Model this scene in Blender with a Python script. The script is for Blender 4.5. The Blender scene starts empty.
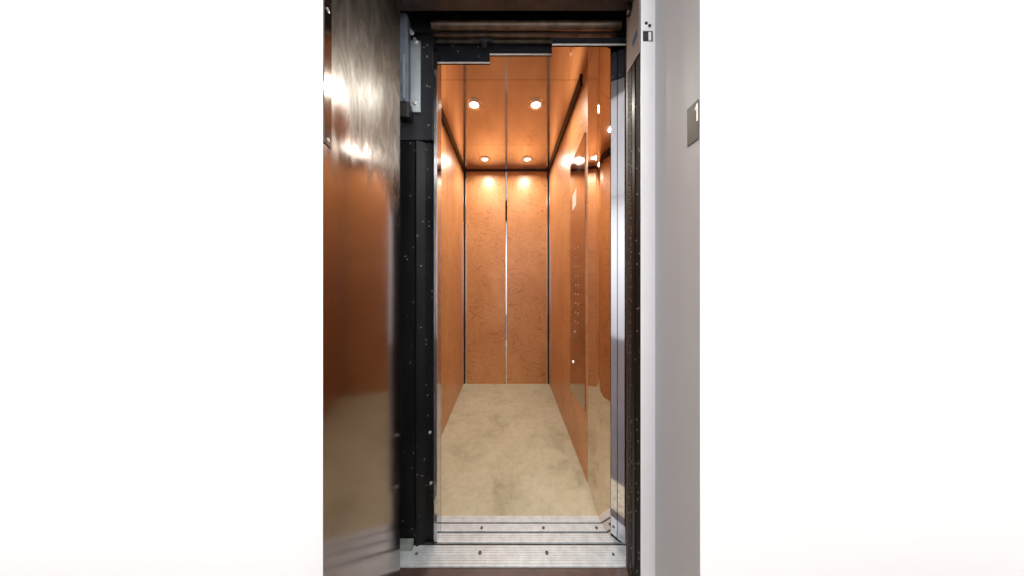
import bpy, bmesh, math, random
from mathutils import Vector, Matrix
random.seed(7)
scene = bpy.context.scene
COL = scene.collection
R = math.radians
CAMZ = 1.05

# ------------------------------------------------------------------ materials
def newmat(name):
    m = bpy.data.materials.new(name); m.use_nodes = True
    nt = m.node_tree
    return m, nt, nt.nodes['Principled BSDF']

def nd(nt, kind, **kw):
    n = nt.nodes.new(kind)
    for k, v in kw.items(): setattr(n, k, v)
    return n

def ramp(nt, src, stops):
    r = nd(nt, 'ShaderNodeValToRGB')
    el = r.color_ramp.elements
    while len(el) < len(stops): el.new(0.5)
    for e, (p, c) in zip(el, stops):
        e.position = p
        e.color = (*c, 1) if isinstance(c, tuple) else (c, c, c, 1)
    nt.links.new(src, r.inputs['Fac'])
    return r.outputs['Color']

def noise(nt, scale=(1, 1, 1), s=5, detail=4, rough=.55, dist=0, rot=(0, 0, 0)):
    tc = nd(nt, 'ShaderNodeTexCoord'); mp = nd(nt, 'ShaderNodeMapping')
    mp.inputs['Scale'].default_value = scale; mp.inputs['Rotation'].default_value = rot
    nt.links.new(tc.outputs['Object'], mp.inputs['Vector'])
    n = nd(nt, 'ShaderNodeTexNoise')
    n.inputs['Scale'].default_value = s; n.inputs['Detail'].default_value = detail
    n.inputs['Roughness'].default_value = rough; n.inputs['Distortion'].default_value = dist
    nt.links.new(mp.outputs['Vector'], n.inputs['Vector'])
    return n.outputs['Fac']

def bump(nt, b, src, strength=.2, dist=.002):
    n = nd(nt, 'ShaderNodeBump'); n.inputs['Strength'].default_value = strength; n.inputs['Distance'].default_value = dist
    nt.links.new(src, n.inputs['Height']); nt.links.new(n.outputs['Normal'], b.inputs['Normal'])

def mix(nt, fac, a, b, mode='MIX'):
    m = nd(nt, 'ShaderNodeMix', data_type='RGBA', blend_type=mode)
    for key, v in ((0, fac), (6, a), (7, b)):
        if isinstance(v, tuple): m.inputs[key].default_value = (*v, 1)
        elif isinstance(v, (int, float)): m.inputs[key].default_value = v
        else: nt.links.new(v, m.inputs[key])
    return m.outputs[2]

def simple(name, col, rough=.5, metal=0, var=.08, s=8, spec=None, bmp=0):
    m, nt, b = newmat(name)
    f = noise(nt, s=s, detail=5)
    lo = tuple(c * (1 - var) for c in col); hi = tuple(min(1, c * (1 + var)) for c in col)
    nt.links.new(ramp(nt, f, [(.3, lo), (.7, hi)]), b.inputs['Base Color'])
    b.inputs['Roughness'].default_value = rough; b.inputs['Metallic'].default_value = metal
    if spec is not None: b.inputs['Specular IOR Level'].default_value = spec
    if bmp: bump(nt, b, f, bmp)
    return m

def wood_mat(name, dark, lite, rough=.35):
    m, nt, b = newmat(name)
    big = noise(nt, scale=(1, 1, .7), s=3.2, detail=3, dist=.8)
    base = ramp(nt, big, [(.3, dark), (.7, lite)])
    fl = noise(nt, scale=(1.0, 1.0, 2.0), s=3.4, detail=3, rough=.5, dist=.9, rot=(R(20), R(28), 0))
    k = nd(nt, 'ShaderNodeMath', operation='MULTIPLY'); k.inputs[1].default_value = 85
    nt.links.new(fl, k.inputs[0])
    sn = nd(nt, 'ShaderNodeMath', operation='SINE'); nt.links.new(k.outputs[0], sn.inputs[0])
    ln = ramp(nt, sn.outputs[0], [(.55, 0.0), (.95, 1.0)])
    patch = ramp(nt, noise(nt, s=7, detail=4, rough=.6), [(.34, 0.1), (.58, .85)])
    lf = mix(nt, 1.0, ln, patch, 'MULTIPLY')
    lines = mix(nt, lf, (1, 1, 1), (.60, .50, .42))
    fine = noise(nt, scale=(1, 1, .25), s=60, detail=3)
    col = mix(nt, .8, base, lines, 'MULTIPLY')
    col = mix(nt, .10, col, ramp(nt, fine, [(.3, .7), (.7, 1.0)]), 'MULTIPLY')
    nt.links.new(col, b.inputs['Base Color'])
    b.inputs['Roughness'].default_value = rough
    b.inputs['Specular IOR Level'].default_value = .5
    return m

def specks(nt, s=130, thr=.93):
    """small scattered chips: 1 where a chip of paint is gone"""
    tc = nd(nt, 'ShaderNodeTexCoord')
    v = nd(nt, 'ShaderNodeTexVoronoi'); v.inputs['Scale'].default_value = s
    nt.links.new(tc.outputs['Object'], v.inputs['Vector'])
    sep = nd(nt, 'ShaderNodeSeparateColor'); nt.links.new(v.outputs['Color'], sep.inputs['Color'])
    a = nd(nt, 'ShaderNodeMath', operation='GREATER_THAN'); a.inputs[1].default_value = thr
    nt.links.new(sep.outputs['Red'], a.inputs[0])
    c = nd(nt, 'ShaderNodeMath', operation='LESS_THAN'); c.inputs[1].default_value = .32
    nt.links.new(v.outputs['Distance'], c.inputs[0])
    m = nd(nt, 'ShaderNodeMath', operation='MULTIPLY')
    nt.links.new(a.outputs[0], m.inputs[0]); nt.links.new(c.outputs[0], m.inputs[1])
    return m.outputs[0]

def paint_mat(name, col, rough=.25, chip=(.45, .45, .43), s=130, thr=.95):
    m, nt, b = newmat(name)
    f = noise(nt, scale=(1, 1, .35), s=9, detail=6)
    base = ramp(nt, f, [(.3, tuple(c * .7 for c in col)), (.75, tuple(c * 1.35 for c in col))])
    nt.links.new(mix(nt, specks(nt, s, thr), base, chip), b.inputs['Base Color'])
    nt.links.new(ramp(nt, f, [(.3, rough), (.75, rough + .15)]), b.inputs['Roughness'])
    b.inputs['Specular IOR Level'].default_value = .16
    return m

def mirror_mat(name, col, rough=.05, s=4, scale=(1, 1, .3), rvar=.08, bmp=0.0):
    m, nt, b = newmat(name)
    f = noise(nt, scale=scale, s=s, detail=5)
    nt.links.new(ramp(nt, f, [(.3, tuple(c * .93 for c in col)), (.7, col)]), b.inputs['Base Color'])
    nt.links.new(ramp(nt, f, [(.35, rough), (.75, rough + rvar)]), b.inputs['Roughness'])
    b.inputs['Metallic'].default_value = 1
    if bmp: bump(nt, b, f, bmp, .004)
    return m

def emit_mat(name, col, strength):
    m, nt, b = newmat(name)
    b.inputs['Base Color'].default_value = (*col, 1)
    b.inputs['Emission Color'].default_value = (*col, 1)
    b.inputs['Emission Strength'].default_value = strength
    return m

M = {}
M['wood'] = wood_mat('burl_laminate', (.49, .212, .077), (.59, .285, .113))
M['ceil'] = mirror_mat('polished_copper_ceiling', (.68, .59, .55), .07, rvar=.05)
M['black'] = simple('black_gap', (.012, .012, .012), .5)
M['blackpaint'] = paint_mat('black_gloss_paint', (.005, .0055, .006), .3, s=170, thr=.985)
M['greypaint'] = paint_mat('charcoal_paint', (.026, .028, .034), .4, thr=.996)
M['jamb'] = paint_mat('grimy_black_jamb', (.008, .0075, .007), .6, (.30, .28, .25), 120, .965)
M['jambedge'] = paint_mat('worn_jamb_edge', (.035, .034, .030), .55, (.42, .40, .36), 170, .88)
M['brownlip'] = simple('brown_lip', (.05, .028, .018), .5)
M['navy'] = paint_mat('navy_header_paint', (.022, .024, .032), .4, thr=.985)
M['rail'] = simple('greased_bronze_rail', (.15, .11, .082), .36, .7, .35, 22)
M['raildull'] = simple('dull_rail', (.10, .09, .07), .42, .6, .35, 22)
M['soffit'] = simple('dark_brown_head', (.055, .042, .034), .4, 0, .35, 14)
M['chrome'] = mirror_mat('polished_steel', (.82, .80, .80), .04, rvar=.05)
M['return'] = mirror_mat('polished_return_steel', (.78, .68, .60), .02, s=3, scale=(1, 1, .8), rvar=.03, bmp=.10)
M['bronze'] = mirror_mat('bronze_mirror_plate', (.52, .40, .32), .05, s=6, rvar=.10)
M['post'] = mirror_mat('bright_steel_sheet', (.64, .65, .70), .06, s=3, rvar=.06)
M['darksteel'] = mirror_mat('tarnished_edge_steel', (.22, .20, .18), .12, rvar=.15)
M['screw'] = simple('bright_screw', (.62, .62, .62), .3, .8)
M['screwdim'] = simple('dull_screw', (.20, .20, .20), .45, .4)
M['screwdark'] = simple('dark_screw', (.10, .09, .08), .4, .6)
M['alu'] = simple('worn_aluminium', (.58, .615, .635), .45, .2, .14, 30)
M['groove'] = simple('dirty_groove', (.05, .045, .038), .8)
M['lip'] = simple('pale_lip', (.85, .82, .78), .45)
M['housing'] = simple('bluegrey_steel', (.20, .235, .29), .38, .4, .2, 18)
M['zinc'] = simple('zinc_plate', (.42, .47, .50), .35, .6, .15, 14)
M['olive'] = simple('greenish_block', (.22, .25, .22), .6, 0, .2, 30)
M['plate'] = simple('taupe_cover', (.21, .185, .165), .5, .1, .1, 12)
M['bluetape'] = simple('blue_mark', (.02, .05, .12), .5)
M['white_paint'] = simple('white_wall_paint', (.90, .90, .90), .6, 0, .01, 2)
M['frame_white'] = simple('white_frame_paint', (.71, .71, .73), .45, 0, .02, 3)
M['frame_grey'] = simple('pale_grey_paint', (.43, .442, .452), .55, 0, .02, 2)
M['sign'] = simple('bronze_number_plate', (.065, .062, .048), .5, .0, .15, 10)
M['numeral'] = simple('pale_numeral', (.62, .58, .52), .35, .3)
M['hallfloor'] = simple('dark_brown_hall_floor', (.092, .066, .065), .35, 0, .2, 6)
M['browntrim'] = simple('red_brown_edge', (.075, .045, .038), .4, 0, .25, 15)
M['label'] = simple('pale_sticker', (.80, .74, .66), .5)
M['lamp'] = emit_mat('lamp_glass', (1, .93, .82), 14)
M['added_diffuser'] = emit_mat('added_hall_diffuser', (1, .98, .97), 2.5)  # glow of the lamps added behind the camera
M['ring'] = simple('satin_lamp_ring', (.80, .70, .60), .25, .7)
M['indicator'] = emit_mat('lit_indicator', (1, .95, .85), .8)

# worn cab floor
m, nt, b = newmat('worn_beige_floor'); M['floor'] = m
f1 = noise(nt, s=5, detail=7, rough=.65, dist=.5); f2 = noise(nt, s=26, detail=5, rough=.7)
c = ramp(nt, f1, [(.30, (.36, .325, .215)), (.46, (.47, .43, .30)), (.70, (.54, .50, .365))])
c = mix(nt, .45, c, ramp(nt, f2, [(.32, (.70, .67, .60)), (.55, (1, 1, 1))]), 'MULTIPLY')
f3 = noise(nt, scale=(1, 1, 1), s=70, detail=2)
c = mix(nt, ramp(nt, f3, [(.72, 0.0), (.76, 1.0)]), c, (.16, .12, .075))
nt.links.new(c, b.inputs['Base Color']); b.inputs['Roughness'].default_value = .6
bump(nt, b, f2, .15)

# speckled stone threshold
m, nt, b = newmat('speckled_stone'); M['stone'] = m
c = ramp(nt, noise(nt, s=60, detail=4, rough=.8), [(.35, (.30, .24, .15)), (.5, (.62, .54, .38)), (.7, (.74, .67, .52))])
nt.links.new(c, b.inputs['Base Color']); b.inputs['Roughness'].default_value = .5

# dark lacquered inner face of the leaf: glossy below, scuffed dull patch higher up
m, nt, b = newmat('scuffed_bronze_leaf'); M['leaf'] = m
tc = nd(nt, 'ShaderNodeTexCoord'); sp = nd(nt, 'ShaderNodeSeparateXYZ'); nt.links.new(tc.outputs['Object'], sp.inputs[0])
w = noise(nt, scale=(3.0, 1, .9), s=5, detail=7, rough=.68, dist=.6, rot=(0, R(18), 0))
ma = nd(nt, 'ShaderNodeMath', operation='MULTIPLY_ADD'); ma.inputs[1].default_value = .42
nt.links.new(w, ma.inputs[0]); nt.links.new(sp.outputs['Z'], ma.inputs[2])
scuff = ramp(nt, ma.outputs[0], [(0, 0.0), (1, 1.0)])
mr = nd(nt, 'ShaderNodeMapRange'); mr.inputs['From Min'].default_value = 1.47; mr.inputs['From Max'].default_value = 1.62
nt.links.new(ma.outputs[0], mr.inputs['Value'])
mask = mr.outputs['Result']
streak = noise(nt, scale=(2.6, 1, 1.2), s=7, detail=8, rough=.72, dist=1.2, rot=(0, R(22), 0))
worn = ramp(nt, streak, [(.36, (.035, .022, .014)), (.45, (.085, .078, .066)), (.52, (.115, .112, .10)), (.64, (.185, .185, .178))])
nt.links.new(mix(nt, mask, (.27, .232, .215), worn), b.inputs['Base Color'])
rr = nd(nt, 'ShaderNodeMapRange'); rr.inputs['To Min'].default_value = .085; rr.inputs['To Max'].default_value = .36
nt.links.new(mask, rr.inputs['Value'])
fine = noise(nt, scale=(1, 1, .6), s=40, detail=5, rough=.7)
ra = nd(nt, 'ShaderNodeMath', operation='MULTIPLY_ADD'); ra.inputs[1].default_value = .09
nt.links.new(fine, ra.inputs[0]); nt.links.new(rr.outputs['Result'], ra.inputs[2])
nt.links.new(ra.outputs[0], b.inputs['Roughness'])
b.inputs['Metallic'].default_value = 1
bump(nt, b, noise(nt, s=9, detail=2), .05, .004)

# ------------------------------------------------------------------ builders
def bxm(bm, x0, x1, y0, y1, z0, z1, bev=0):
    t = bmesh.new(); bmesh.ops.create_cube(t, size=1)
    for v in t.verts:
        v.co = Vector(((x0 + x1) / 2 + v.co.x * (x1 - x0), (y0 + y1) / 2 + v.co.y * (y1 - y0), (z0 + z1) / 2 + v.co.z * (z1 - z0)))
    if bev:
        bmesh.ops.bevel(t, geom=t.edges[:], offset=bev, segments=2, affect='EDGES', profile=.6)
    merge(bm, t)

def merge(bm, t):
    me = bpy.data.meshes.new('tmp'); t.to_mesh(me); t.free(); bm.from_mesh(me); bpy.data.meshes.remove(me)

def box(x0, x1, y0, y1, z0, z1, bev=0):
    bm = bmesh.new(); bxm(bm, x0, x1, y0, y1, z0, z1, bev); return bm

def prism(pts, z0, z1, axis='Z'):
    """extrude a closed 2-D outline; axis Z: pts=(x,y); axis X: pts=(y,z) from x0..x1; axis Y: pts=(x,z)"""
    bm = bmesh.new()
    def P(p, h):
        return {'Z': (p[0], p[1], h), 'X': (h, p[0], p[1]), 'Y': (p[0], h, p[1])}[axis]
    a = [bm.verts.new(P(p, z0)) for p in pts]; c = [bm.verts.new(P(p, z1)) for p in pts]
    bm.faces.new(a); bm.faces.new(list(reversed(c)))
    n = len(pts)
    for i in range(n): bm.faces.new((a[i], c[i], c[(i + 1) % n], a[(i + 1) % n]))
    bmesh.ops.recalc_face_normals(bm, faces=bm.faces[:])
    return bm

def lathe(profile, axis='Z', seg=32, loc=(0, 0, 0)):
    """profile of (radius, height); closed ends where radius = 0"""
    bm = bmesh.new(); rings = []
    for r, h in profile:
        if r == 0: rings.append([bm.verts.new((0, 0, h))])
        else: rings.append([bm.verts.new((r * math.cos(2 * math.pi * i / seg), r * math.sin(2 * math.pi * i / seg), h)) for i in range(seg)])
    for a, c in zip(rings, rings[1:]):
        for i in range(seg):
            j = (i + 1) % seg
            if len(a) == 1 and len(c) == 1: continue
            if len(a) == 1: bm.faces.new((a[0], c[i], c[j]))
            elif len(c) == 1: bm.faces.new((a[i], c[0], a[j]))
            else: bm.faces.new((a[i], c[i], c[j], a[j]))
    bmesh.ops.recalc_face_normals(bm, faces=bm.faces[:])
    if axis == 'Y': bmesh.ops.rotate(bm, verts=bm.verts[:], matrix=Matrix.Rotation(R(90), 3, 'X'))    # +h -> -y
    if axis == '-X': bmesh.ops.rotate(bm, verts=bm.verts[:], matrix=Matrix.Rotation(R(-90), 3, 'Y'))  # +h -> -x
    bmesh.ops.translate(bm, verts=bm.verts[:], vec=loc)
    return bm

def rod(r, a, b, seg=20, axis='X'):
    bm = lathe([(0, 0), (r * .8, 0), (r, r * .2), (r, b - a - r * .2), (r * .8, b - a), (0, b - a)], seg=seg)
    bmesh.ops.rotate(bm, verts=bm.verts[:], matrix=Matrix.Rotation(R(90), 3, 'Y'))
    return bm

def wloc(o):
    v = Vector((0, 0, 0))
    while o: v += o.location; o = o.parent
    return v

def obj(name, bm, mat, parent=None, smooth=False, local=False):
    if parent and not local: bmesh.ops.translate(bm, verts=bm.verts[:], vec=-wloc(parent))
    me = bpy.data.meshes.new(name); bm.to_mesh(me); bm.free()
    me.materials.append(mat)
    if smooth:
        me.polygons.foreach_set('use_smooth', [True] * len(me.polygons))
        me.set_sharp_from_angle(angle=R(40))
    o = bpy.data.objects.new(name, me); COL.objects.link(o)
    if parent: o.parent = parent
    return o

def tag(o, label, cat, group=None):
    o['label'] = label; o['category'] = cat
    if group: o['group'] = group
    return o

def thing(name, label, cat, loc=(0, 0, 0), group=None):
    o = bpy.data.objects.new(name, None); COL.objects.link(o); o.location = loc; o.empty_display_size = .05
    return tag(o, label, cat, group)

def struct(name, bm, mat, label=None):
    o = obj(name, bm, mat); o['kind'] = 'structure'
    if label: o['label'] = label
    return o

def screw_bm(loc, axis='Z', r=.006, h=.0025):
    bm = lathe([(r, 0), (r, h * .5), (r * .7, h), (r * .25, h), (r * .22, h * .5), (0, h * .5)], axis, 16, loc)
    return bm

# ------------------------------------------------------------------ numbers (metres; +y goes into the lift car)
XL, XR = -.452, .409            # car side walls
YB = 2.32                       # car back wall
YF = 1.019                      # front edge of the car floor
H = 2.159                       # car ceiling

# ================================================================== THE CAR
struct('floor', box(XL - .03, XR + .06, YF, YB + .03, -.04, 0), M['floor'], 'worn stained beige lift floor')

# --- back wall: black backing, two burl panels, bright centre strip
wb = struct('wall_back', box(XL - .03, XR + .03, YB + .006, YB + .04, -.04, H + .03), M['black'], 'back wall of the lift car')
obj('wall_panel', box(XL + .022, -.0345, YB - .006, YB + .006, .0, H - .014, .0015), M['wood'], wb)
obj('wall_panel', box(-.0125, XR - .022, YB - .006, YB + .006, .0, H - .014, .0015), M['wood'], wb)
obj('cover_strip', prism([(-.034, YB - .002), (-.030, YB - .010), (-.0165, YB - .010), (-.0125, YB - .002)], 0, H - .014), M['chrome'], wb)

# --- left wall
wl = struct('wall_left', box(XL - .04, XL - .006, .97, YB + .03, -.04, H + .03), M['black'], 'left wall of the lift car')
for a, c in ((.972, 1.19), (1.194, 1.678), (1.6825, 2.298)):
    obj('wall_panel', box(XL - .006, XL, a, c, 0, H - .001, .001), M['wood'], wl)
# --- right wall
wr = struct('wall_right', box(XR + .006, XR + .04, 1.185, YB + .03, -.04, H + .03), M['black'], 'right wall of the lift car')
for a, c in ((1.186, 1.535), (1.539, 1.752), (1.7565, 2.298)):
    obj('wall_panel', box(XR, XR + .006, a, c, 0, H - .001, .001), M['wood'], wr)

# --- polished corner angles (bright edge, dark root)
def corner(n, x, s):
    t = struct(n, box(min(x, x + s * .024), max(x, x + s * .024), YB - .004, YB + .005, 0, H - .03), M['black'], 'dark gap in the back corner of the car')
    obj('corner_strip', box(min(x + s * .017, x + s * .026), max(x + s * .017, x + s * .026), YB - .014, YB - .004, 0, H - .03, .001), M['chrome'], t)
    obj('corner_strip', box(min(x, x + s * .006), max(x, x + s * .006), YB - .052, YB - .020, 0, H - .03, .001), M['chrome'], t)
corner('trim_1', XL, 1); corner('trim_2', XR, -1)

# --- black recess around the top of the walls
struct('trim_3', box(XL - .006, XR + .006, YB - .010, YB + .006, H - .013, H), M['black'], 'black recess above the back wall')
struct('trim_4', box(XL - .006, XL + .012, 1.27, YB - .012, H - .034, H), M['black'], 'black recess above the left wall')
struct('trim_5', box(XR - .012, XR + .006, 1.27, YB - .012, H - .034, H), M['black'], 'black recess above the right wall')

# --- ceiling: polished copper sheets with fine cross joints
ce = struct('ceiling', box(XL - .04, XR + .06, .95, YB + .03, H + .004, H + .03), M['black'], 'mirror polished copper ceiling of the car')
for a, c in ((.955, 1.2685), (1.2705, 1.879), (1.8805, YB + .006)):
    obj('ceiling_panel', box(XL - .006, XR + .03, a, c, H, H + .004), M['ceil'], ce)

# --- four recessed downlights
LX = (-.217, .172); LY = (1.445, 2.10)
spots = [(LX[0], LY[0], 'left downlight of the front pair in the copper ceiling'), (LX[1], LY[0], 'right downlight of the front pair in the copper ceiling'),
         (LX[0], LY[1], 'left downlight of the rear pair close to the back wall'), (LX[1], LY[1], 'right downlight of the rear pair close to the back wall')]
for x, y, lab in spots:
    t = thing('ceiling_light', lab, 'light', (x, y, H), 'downlights in the car ceiling')
    obj('trim_ring', lathe([(.025, -.001), (.030, -.009), (.046, -.007), (.052, -.0005), (.025, -.0005)], seg=40, loc=(x, y, H)), M['ring'], t, True)
    obj('lamp', lathe([(0, -.006), (.015, -.0055), (.024, -.003), (.025, -.001), (0, -.001)], seg=32, loc=(x, y, H)), M['lamp'], t, True)
    l = bpy.data.lights.new('lamp_beam', 'AREA'); l.shape = 'DISK'; l.size = .07; l.energy = 3.9; l.color = (1, .94, .84); l.spread = R(165)
    lo = bpy.data.objects.new('lamp_beam', l); COL.objects.link(lo); lo.parent = t; lo.location = (0, 0, -.014)

# --- car operating plate on the right wall
PX = XR - .005
cp = thing('control_panel', 'tall bronze mirror control plate on the right wall of the car', 'control panel', (PX, 1.355, .34))
pl = prism([(1.215, .355), (1.50, .335), (1.50, 1.80), (1.215, 1.835)], PX, XR, 'X')
obj('face_plate', pl, M['bronze'], cp)
for i in range(9):
    for yy in (1.385, 1.335):
        z = .80 + i * .055
        obj('push_button', lathe([(.0045, 0), (.0045, .0015), (.003, .0025), (0, .0025)], '-X', 14, (PX, yy, z)), M['screw'], cp, True)
obj('key_switch', lathe([(.011, 0), (.011, .004), (.008, .006), (.003, .006), (.003, .003), (0, .003)], '-X', 18, (PX, 1.40, .735)), M['chrome'], cp, True)
obj('indicator_lamp', lathe([(.008, 0), (.007, .004), (0, .005)], '-X', 16, (PX, 1.43, .54)), M['indicator'], cp, True)
lb = obj('sticker', prism([(1.365, 1.50), (1.445, 1.485), (1.445, 1.575), (1.365, 1.60)], PX - .001, PX, 'X'), M['label'], cp); lb['label'] = 'pale paper sticker'

# --- polished, softly curved return between right wall and doorway
prof = [(.4095, 1.184), (.4055, 1.13), (.4015, 1.08), (.3980, 1.04), (.3975, 1.010), (.4015, .985), (.4075, .957), (.4135, .930)]
def spline(p, n):
    out = []
    for i in range(len(p) - 1):
        p0, p1, p2, p3 = p[max(i - 1, 0)], p[i], p[i + 1], p[min(i + 2, len(p) - 1)]
        for k in range(n):
            t = k / n
            out.append(tuple(.5 * (2 * p1[j] + (p2[j] - p0[j]) * t + (2 * p0[j] - 5 * p1[j] + 4 * p2[j] - p3[j]) * t * t + (-p0[j] + 3 * p1[j] - 3 * p2[j] + p3[j]) * t ** 3) for j in (0, 1)))
    return out + [p[-1]]
front = spline(prof, 5)
rt = obj('return_panel', prism(front + [(x + (.008 if y > .965 else .002), y) for x, y in reversed(front)], .0, H - .002), M['return'], None, True)
tag(rt, 'curved mirror polished steel return panel between control plate and doorway', 'panel')

# --- folded-back sliding car door: two bright steel leaves at the right of the doorway
TAU = R(25)
def post(x, y, w, lab):
    t = thing('sliding_door_panel', lab, 'door panel', (x, y, 0), 'folded back sliding car doors')
    ca, sa = math.cos(TAU), math.sin(TAU)
    def q(u, v): return (x + u * ca + v * sa, y - u * sa + v * ca)
    obj('door_skin', prism([q(.0006, 0), q(w - .0006, 0), q(w - .0006, .012), q(.0006, .012)], .004, 1.853), M['post'], t)
    obj('door_hanger', prism([q(.001, .001), q(w - .001, .001), q(w - .001, .010), q(.001, .010)], 1.853, 1.97), M['navy'], t)
    return q(w, 0)
p = post(.4145, .9285, .0230, 'left one of two folded sliding door strips beside the curved return panel')
post(p[0] + .0011, p[1] - .0005, .0288, 'right one of two folded sliding door strips beside the black jamb')

# --- left return of the car: bright edge and its burl inside
er = thing('edge_strip', 'narrow bright steel edge beside the black post on the left', 'edge strip', (-.291, .93, 0))
obj('edge_profile', box(-.2985, -.2845, .912, .955, 0, 1.96, .0015), M['post'], er)
obj('inner_face', box(-.2985, -.2845, .956, .97, 0, 1.955), M['post'], er)
struct('wall_front_return', box(XL - .04, -.299, .955, .97, 0, 1.95), M['wood'], 'front return wall of the car')

# --- car sill
cs = thing('door_sill', 'rear ribbed aluminium sill along the edge of the beige floor', 'sill', (.06, .964, 0), 'aluminium door sills')
SX0, SX1 = -.297, .474
obj('sill_base', box(SX0, SX1, .912, YF, -.04, -.006), M['groove'], cs)
for a, c in ((.9935, 1.0185), (.9575, .9855), (.916, .9485)):
    bm = bmesh.new(); n = 4; wd = (c - a) / n
    for k in range(n): bxm(bm, SX0, SX1, a + k * wd + (.0009 if k else 0), a + (k + 1) * wd, -.008, .001, .0005)
    obj('tread', bm, M['alu'], cs)
for x in (-.1135, .1475, .372): obj('screw', screw_bm((x, .969, .001)), M['screwdark'], cs, True)

# --- landing sill
ls = thing('door_sill', 'front ribbed aluminium sill under the black post at the landing', 'sill', (0, .871, 0), 'aluminium door sills')
obj('sill_base', box(-.433, .468, .839, .9055, -.04, -.004), M['groove'], ls)
bm = bmesh.new(); wd = (.9055 - .839) / 8
for k in range(8): bxm(bm, -.433, .468, .839 + k * wd + (.0012 if k else 0), .839 + (k + 1) * wd, -.008, .001, .0005)
obj('tread', bm, M['alu'], ls)
for x in (-.11, .147): obj('screw', screw_bm((x, .880, .0012), r=.0065), M['screwdark'], ls, True)
for x, y in ((-.353, .877), (.40, .875)): obj('screw', screw_bm((x, y, .0012), r=.005), M['screwdark'], ls, True)
struct('trim_6', box(-.4545, .4308, .80, .8385, -.05, -.004, .002), M['browntrim'], 'red brown edge in front of the sill')
struct('floor_threshold', box(-.4545, .4765, .646, .80, -.05, -.002), M['stone'], 'speckled stone threshold')
struct('floor_pit', box(-.5, .5, .80, 1.02, -.10, -.05), M['black'], 'dark gap under the sills')

# ================================================================== LANDING DOOR FRAME
# --- left black post
lp = thing('door_post', 'black gloss steel post between the open door and the lift car', 'post', (-.365, .905, 0))
obj('post_body', prism([(-.437, .95), (-.437, .906), (-.372, .906), (-.362, .9), (-.333, .916), (-.302, .916), (-.2995, .920), (-.2995, .95)], .001, 1.60), M['blackpaint'], lp)
u = obj('upper_plate', prism([(-.437, .95), (-.437, .903), (-.2995, .903), (-.2995, .95)], 1.603, 1.99), M['greypaint'], lp); u['label'] = 'charcoal upper plate of the black post'
for x, z in ((-.314, .442), (-.31, .24)):
    obj('screw', lathe([(.006, 0), (.006, .003), (.0035, .004), (.0035, .008), (0, .008)], 'Y', 6, (x, .916, z)), M['screw'], lp)
for x, z in ((-.320, 1.985 - .01), (-.321, 1.93), (-.321, 1.815), (-.316, 1.66)):
    obj('screw', lathe([(.004, 0), (.004, .002), (0, .003)], 'Y', 12, (x, .903, z)), M['screwdim'], lp)
fb = obj('foot_block', box(-.431, -.374, .884, .905, .002, .030, .002), M['olive'])
tag(fb, 'small grey green block at the foot of the black post', 'block')

# --- lock gear high on the left post
lk = thing('door_lock', 'blue grey lock housing with zinc plate high on the black post', 'lock', (-.39, .90, 1.70))
obj('housing', prism([(-.4195, .902), (-.4195, .868), (-.393, .868), (-.386, .874), (-.386, .902)], 1.730, 2.062), M['housing'], lk)
obj('side_flange', prism([(-.3975, .867), (-.3985, .862), (-.392, .862), (-.391, .867)], 1.735, 1.90), M['zinc'], lk)
obj('contact_box', box(-.4155, -.377, .866, .902, 1.668, 1.728, .006), M['black'], lk)
obj('mounting_plate', box(-.3845, -.344, .894, .902, 1.706, 1.986, .002), M['zinc'], lk)
for x, z in ((-.377, 2.012), (-.362, 1.978), (-.367, 1.742)):
    obj('screw', lathe([(.0095, 0), (.0095, .004), (.006, .006), (.006, .014), (0, .015)], 'Y', 6, (x, .894, z)), M['screw'], lk)

# --- head of the opening
hd = struct('trim_7', box(-.47, .4305, .745, .842, 2.040, 2.35), M['soffit'], 'dark brown head of the landing door frame')
struct('wall_shaft_head', box(-.47, .50, .905, .918, 2.03, 2.40), M['black'], 'black plate behind the frame head')
struct('wall_shaft_corner', box(-.437, -.2995, .919, .9545, 1.95, 2.40), M['black'], 'dark gap above the black post')
struct('wall_shaft_header', box(-.50, .50, .966, .972, 2.046, 2.40), M['black'], 'black backing behind the header boards')
struct('wall_shaft_left', box(-.50, -.438, .842, .97, -.05, 2.40), M['black'], 'dark side of the shaft gap')
struct('wall_shaft_right', box(.482, .52, .842, 1.20, -.05, 2.40), M['black'], 'dark side of the shaft gap')
sc_ = .012
def rail(y, z, r, x0, x1, mat, lab):
    bm = rod(r, x0, x1); bmesh.ops.translate(bm, verts=bm.verts[:], vec=(x0, y, z))
    t = thing('door_track', lab, 'rail', ((x0 + x1) / 2, y, z), 'door tracks over the car doorway')
    obj('rail', bm, mat, t, True)
    return t
t = rail(.890, 2.038, .0145, -.300, .438, M['rail'], 'upper front bronze door track under the frame head')
for x in (-.055, .10): obj('screw', screw_bm((x, .8755, 2.038), 'Y', .004), M['screwdark'], t, True)
t = rail(.920, 2.0415, .0145, -.300, .432, M['rail'], 'middle bronze door track over the doorway')
for x in (.12, .17): obj('screw', screw_bm((x, .9055, 2.0415), 'Y', .004), M['screwdark'], t, True)
rail(.9485, 2.0405, .0110, -.300, .42, M['raildull'], 'lowest dull door track just above the header boards')
def board(x0, x1, z0, z1, y, lab):
    t = thing('header_board', lab, 'header', ((x0 + x1) / 2, y, z0), 'header boards over the car doorway')
    obj('board', box(x0, x1, y, y + .006, z0 + .0005, z1), M['navy'], t)
    obj('pale_lip', box(x0, x1, y - .0012, y, z0, z0 + .0062), M['lip'], t)
    return t
t = board(-.330, -.0785, 1.957, 2.10, .960, 'lowest dark navy header board on the left of the doorway')
obj('bolt', lathe([(.006, 0), (.006, .003), (0, .004)], 'Y', 6, (-.125, .96, 1.985)), M['screwdark'], t)
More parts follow.
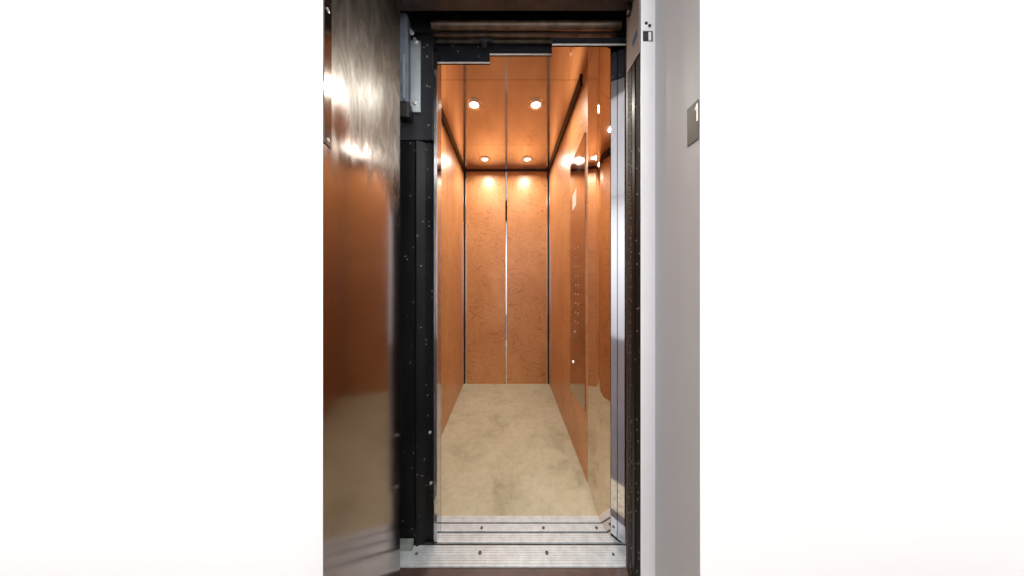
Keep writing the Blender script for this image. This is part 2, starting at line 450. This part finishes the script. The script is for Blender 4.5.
board(-.0784, .1813, 1.992, 2.10, .960, 'middle dark header board above the centre of the doorway')
board(.1720, .468, 1.975, 2.006, .9035, 'highest black header board on the right of the doorway')
br = thing('hanger_bracket', 'small dark steel bracket hanging below the tracks left of centre', 'bracket', (-.093, .942, 2.0))
obj('bracket_plate', box(-.116, -.066, .922, .930, 2.012, 2.034, .002), M['greypaint'], br)
obj('bracket_tongue', box(-.106, -.088, .922, .930, 1.990, 2.012, .002), M['greypaint'], br)

# --- right black jamb
JX = .431
rj = thing('door_jamb', 'grimy black steel jamb along the right side of the doorway', 'jamb', (JX, .80, 0))
obj('jamb_body', box(JX, JX + .030, .7482, .838, -.004, 2.04), M['jamb'], rj)
e = obj('inner_lip', box(JX - .0012, JX + .001, .826, .8378, 0, 2.03), M['brownlip'], rj); e['label'] = 'brown inner lip'
e = obj('worn_edge', box(JX - .0016, JX + .001, .8005, .8235, 0, 1.79), M['jambedge'], rj); e['label'] = 'chipped grey edge band'
obj('seal', box(JX - .002, JX + .001, .779, .796, 0, 1.79), M['blackpaint'], rj)
cv = thing('cover_plate', 'taupe steel cover plate at the top of the black jamb', 'plate', (JX - .002, .78, 1.795))
obj('plate', prism([(.7480, 1.795), (.826, 1.795), (.826, 2.038), (.7480, 2.038)], JX - .004, JX - .0017, 'X'), M['plate'], cv)
s = obj('blue_mark', prism([(.760, 1.862), (.785, 1.850), (.790, 1.872), (.762, 1.885)], JX - .0048, JX - .004, 'X'), M['bluetape'], cv); s['label'] = 'slanting blue mark'
hk = thing('latch_hook', 'small black hook with bright edge over the taupe plate', 'hook', (JX - .008, .80, 1.95))
obj('hook_body', prism([(.775, 2.036), (.81, 2.036), (.815, 1.985), (.80, 1.975), (.79, 1.99), (.793, 2.01), (.775, 2.0)], JX - .010, JX - .0038, 'X'), M['jamb'], hk)
for y, z in ((.792, 2.028), (.805, 1.99)):
    obj('screw', lathe([(.006, 0), (.006, .003), (0, .004)], '-X', 12, (JX - .010, y, z)), M['screw'], hk)

# --- white rebate face with keeper hole
def strip_with_hole(x0, x1, z0, z1, hx0, hx1, hz0, hz1, y0, y1):
    bm = bmesh.new()
    bxm(bm, x0, hx0, y0, y1, z0, z1); bxm(bm, hx1, x1, y0, y1, z0, z1)
    bxm(bm, hx0, hx1, y0, y1, z0, hz0); bxm(bm, hx0, hx1, y0, y1, hz1, z1)
    return bm
struct('trim_8', strip_with_hole(.4306, .4772, -.004, 2.06, .4370, .4700, 1.826, 1.861, .745, .7475), M['frame_white'], 'white rebate strip of the door frame')
kp = thing('lock_keeper', 'dark lock keeper opening in the white frame strip at upper right', 'keeper', (.454, .745, 1.826))
obj('keeper_box', box(.4371, .4699, .7474, .7480, 1.8262, 1.8608), M['black'], kp)
obj('latch_tongue', box(.456, .465, .7455, .7474, 1.830, 1.858, .0005), M['frame_white'], kp)
for x, z in ((.4475, 1.885), (.4585, 1.877)):
    s = obj('screw', screw_bm((x, .745, z), 'Y', .0052, .002), M['black'], None, True)
    tag(s, 'dark screw above the keeper, ' + ('the higher left one' if z > 1.88 else 'the lower right one'), 'screw', 'screws above the lock keeper')

# --- right reveal of the wall and landing front wall
YW = .583
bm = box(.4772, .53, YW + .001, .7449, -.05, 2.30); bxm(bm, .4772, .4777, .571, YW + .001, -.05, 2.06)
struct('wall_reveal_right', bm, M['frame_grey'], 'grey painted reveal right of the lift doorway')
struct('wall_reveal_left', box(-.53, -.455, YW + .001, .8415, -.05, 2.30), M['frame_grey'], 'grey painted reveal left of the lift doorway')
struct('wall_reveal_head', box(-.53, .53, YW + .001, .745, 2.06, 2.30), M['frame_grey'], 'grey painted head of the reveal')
bm = bmesh.new()
bxm(bm, .4777, 1.45, YW - .012, YW + .001, 0, 2.55); bxm(bm, -1.55, -.455, YW - .012, YW + .001, 0, 2.55); bxm(bm, -.455, .4777, YW - .012, YW + .001, 2.06, 2.55)
struct('wall_landing', bm, M['white_paint'], 'white landing wall around the lift doorway')

# --- number plate on the reveal
NX = .4772
np_ = thing('number_plate', 'small bronze plate with pale number 1 on the grey reveal', 'sign', (NX - .003, .59, 1.40))
obj('plate', box(NX - .003, NX, .5735, .6085, 1.404, 1.503, .0006), M['sign'], np_)
num = [(.5738, 1.4495), (.5768, 1.4495), (.5768, 1.4855), (.5820, 1.4805), (.5820, 1.4845), (.5765, 1.4935), (.5738, 1.4935)]
obj('numeral', prism(num, NX - .0042, NX - .003, 'X'), M['numeral'], np_)

# ================================================================== OPEN LANDING DOOR (hinged left)
HX, HY = -.3522, .7300
A = R(-82.4)
ld = thing('swing_door', 'open dark glossy bronze landing door reflecting the orange car at the left', 'door', (HX, HY, 0))
ld.rotation_euler = (0, 0, A)
W = .3570
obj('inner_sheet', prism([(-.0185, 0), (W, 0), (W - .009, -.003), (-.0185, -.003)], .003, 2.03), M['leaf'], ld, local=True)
obj('door_core', box(.004, W - .085, -.034, -.003, .003, 2.03, .001), M['frame_white'], ld, local=True)
ep = obj('edge_plate', prism([(W - .0195, .0018), (W - .0005, .0018), (W, 0), (W - .020, 0)], 1.277, 1.535), M['darksteel'], ld, local=True); ep['label'] = 'polished steel edge plate'
for z in (1.286, 1.505):
    bm = lathe([(.0035, 0), (.0035, .0008), (.002, .0014), (0, .0014)], 'Z', 16)
    bmesh.ops.rotate(bm, verts=bm.verts[:], matrix=Matrix.Rotation(R(-90), 3, 'X'))
    bmesh.ops.translate(bm, verts=bm.verts[:], vec=(W - .010, .0018, z))
    obj('screw', bm, M['screw'], ep, True, local=True)
for z in (.25, 1.0, 1.78):
    bm = lathe([(0, 0), (.006, 0), (.006, .09), (0, .09)], 'Z', 16, (-.004, -.010, z))
    obj('hinge', bm, M['screwdark'], ld, True, local=True)

# ================================================================== LANDING (behind the camera, seen in the polished steel)
struct('floor_landing', box(-1.55, 1.45, -2.3, .646, -.06, -.003), M['hallfloor'], 'dark brown landing floor')
struct('ceiling_landing', box(-1.55, 1.45, -2.3, YW, 2.55, 2.60), M['white_paint'], 'white landing ceiling')
struct('wall_landing_left', box(-1.60, -1.55, -2.3, YW, -.06, 2.60), M['white_paint'], 'left landing wall')
struct('wall_landing_right', box(1.45, 1.50, -2.3, YW, -.06, 2.60), M['white_paint'], 'right landing wall')
struct('wall_landing_rear', box(-1.60, 1.50, -2.35, -2.3, -.06, 2.60), M['white_paint'], 'rear landing wall')
for x, lab in ((-1.0, 'left added unseen ceiling panel lamp brightening the landing wall'), (.65, 'right added unseen ceiling panel lamp brightening the landing wall')):  # unseen lamps, added to push the white landing wall to full white
    t = thing('added_panel_lamp', lab, 'light', (x, -.9, 2.55), 'added landing panel lamps')
    bm = bmesh.new()
    for a in ((x - .32, x - .30, -1.22, -.58), (x + .30, x + .32, -1.22, -.58), (x - .30, x + .30, -1.22, -1.20), (x - .30, x + .30, -.60, -.58)): bxm(bm, *a, 2.525, 2.55)
    obj('frame', bm, M['frame_white'], t)
    obj('diffuser', box(x - .30, x + .30, -1.20, -.60, 2.533, 2.548), M['added_diffuser'], t)
    l = bpy.data.lights.new('added_panel_beam', 'AREA'); l.shape = 'SQUARE'; l.size = .58; l.energy = 34; l.color = (1, .985, .98)
    lo = bpy.data.objects.new('added_panel_beam', l); COL.objects.link(lo); lo.parent = t; lo.location = (0, 0, -.028)

# ------------------------------------------------------------------ world, camera, colour
w = bpy.data.worlds.new('World'); scene.world = w; w.use_nodes = True
w.node_tree.nodes['Background'].inputs['Color'].default_value = (.02, .02, .02, 1)
cam = bpy.data.cameras.new('camera'); co = bpy.data.objects.new('camera', cam); COL.objects.link(co)
co.location = (0, 0, CAMZ); co.rotation_euler = (R(90), 0, 0)
cam.sensor_fit = 'HORIZONTAL'; cam.sensor_width = 36; cam.lens = 36 * 229 / 1024
cam.shift_x = (512 - 508.6) / 1024; cam.shift_y = (280 - 288) / 1024
cam.clip_start = .02
scene.camera = co
vs = scene.view_settings
vs.view_transform = 'Standard'; vs.look = 'None'; vs.gamma = 1; vs.exposure = 0.0; vs.use_curve_mapping = False
scene.cycles.max_bounces = 14; scene.cycles.glossy_bounces = 10; scene.cycles.diffuse_bounces = 6
scene.cycles.sample_clamp_indirect = 8
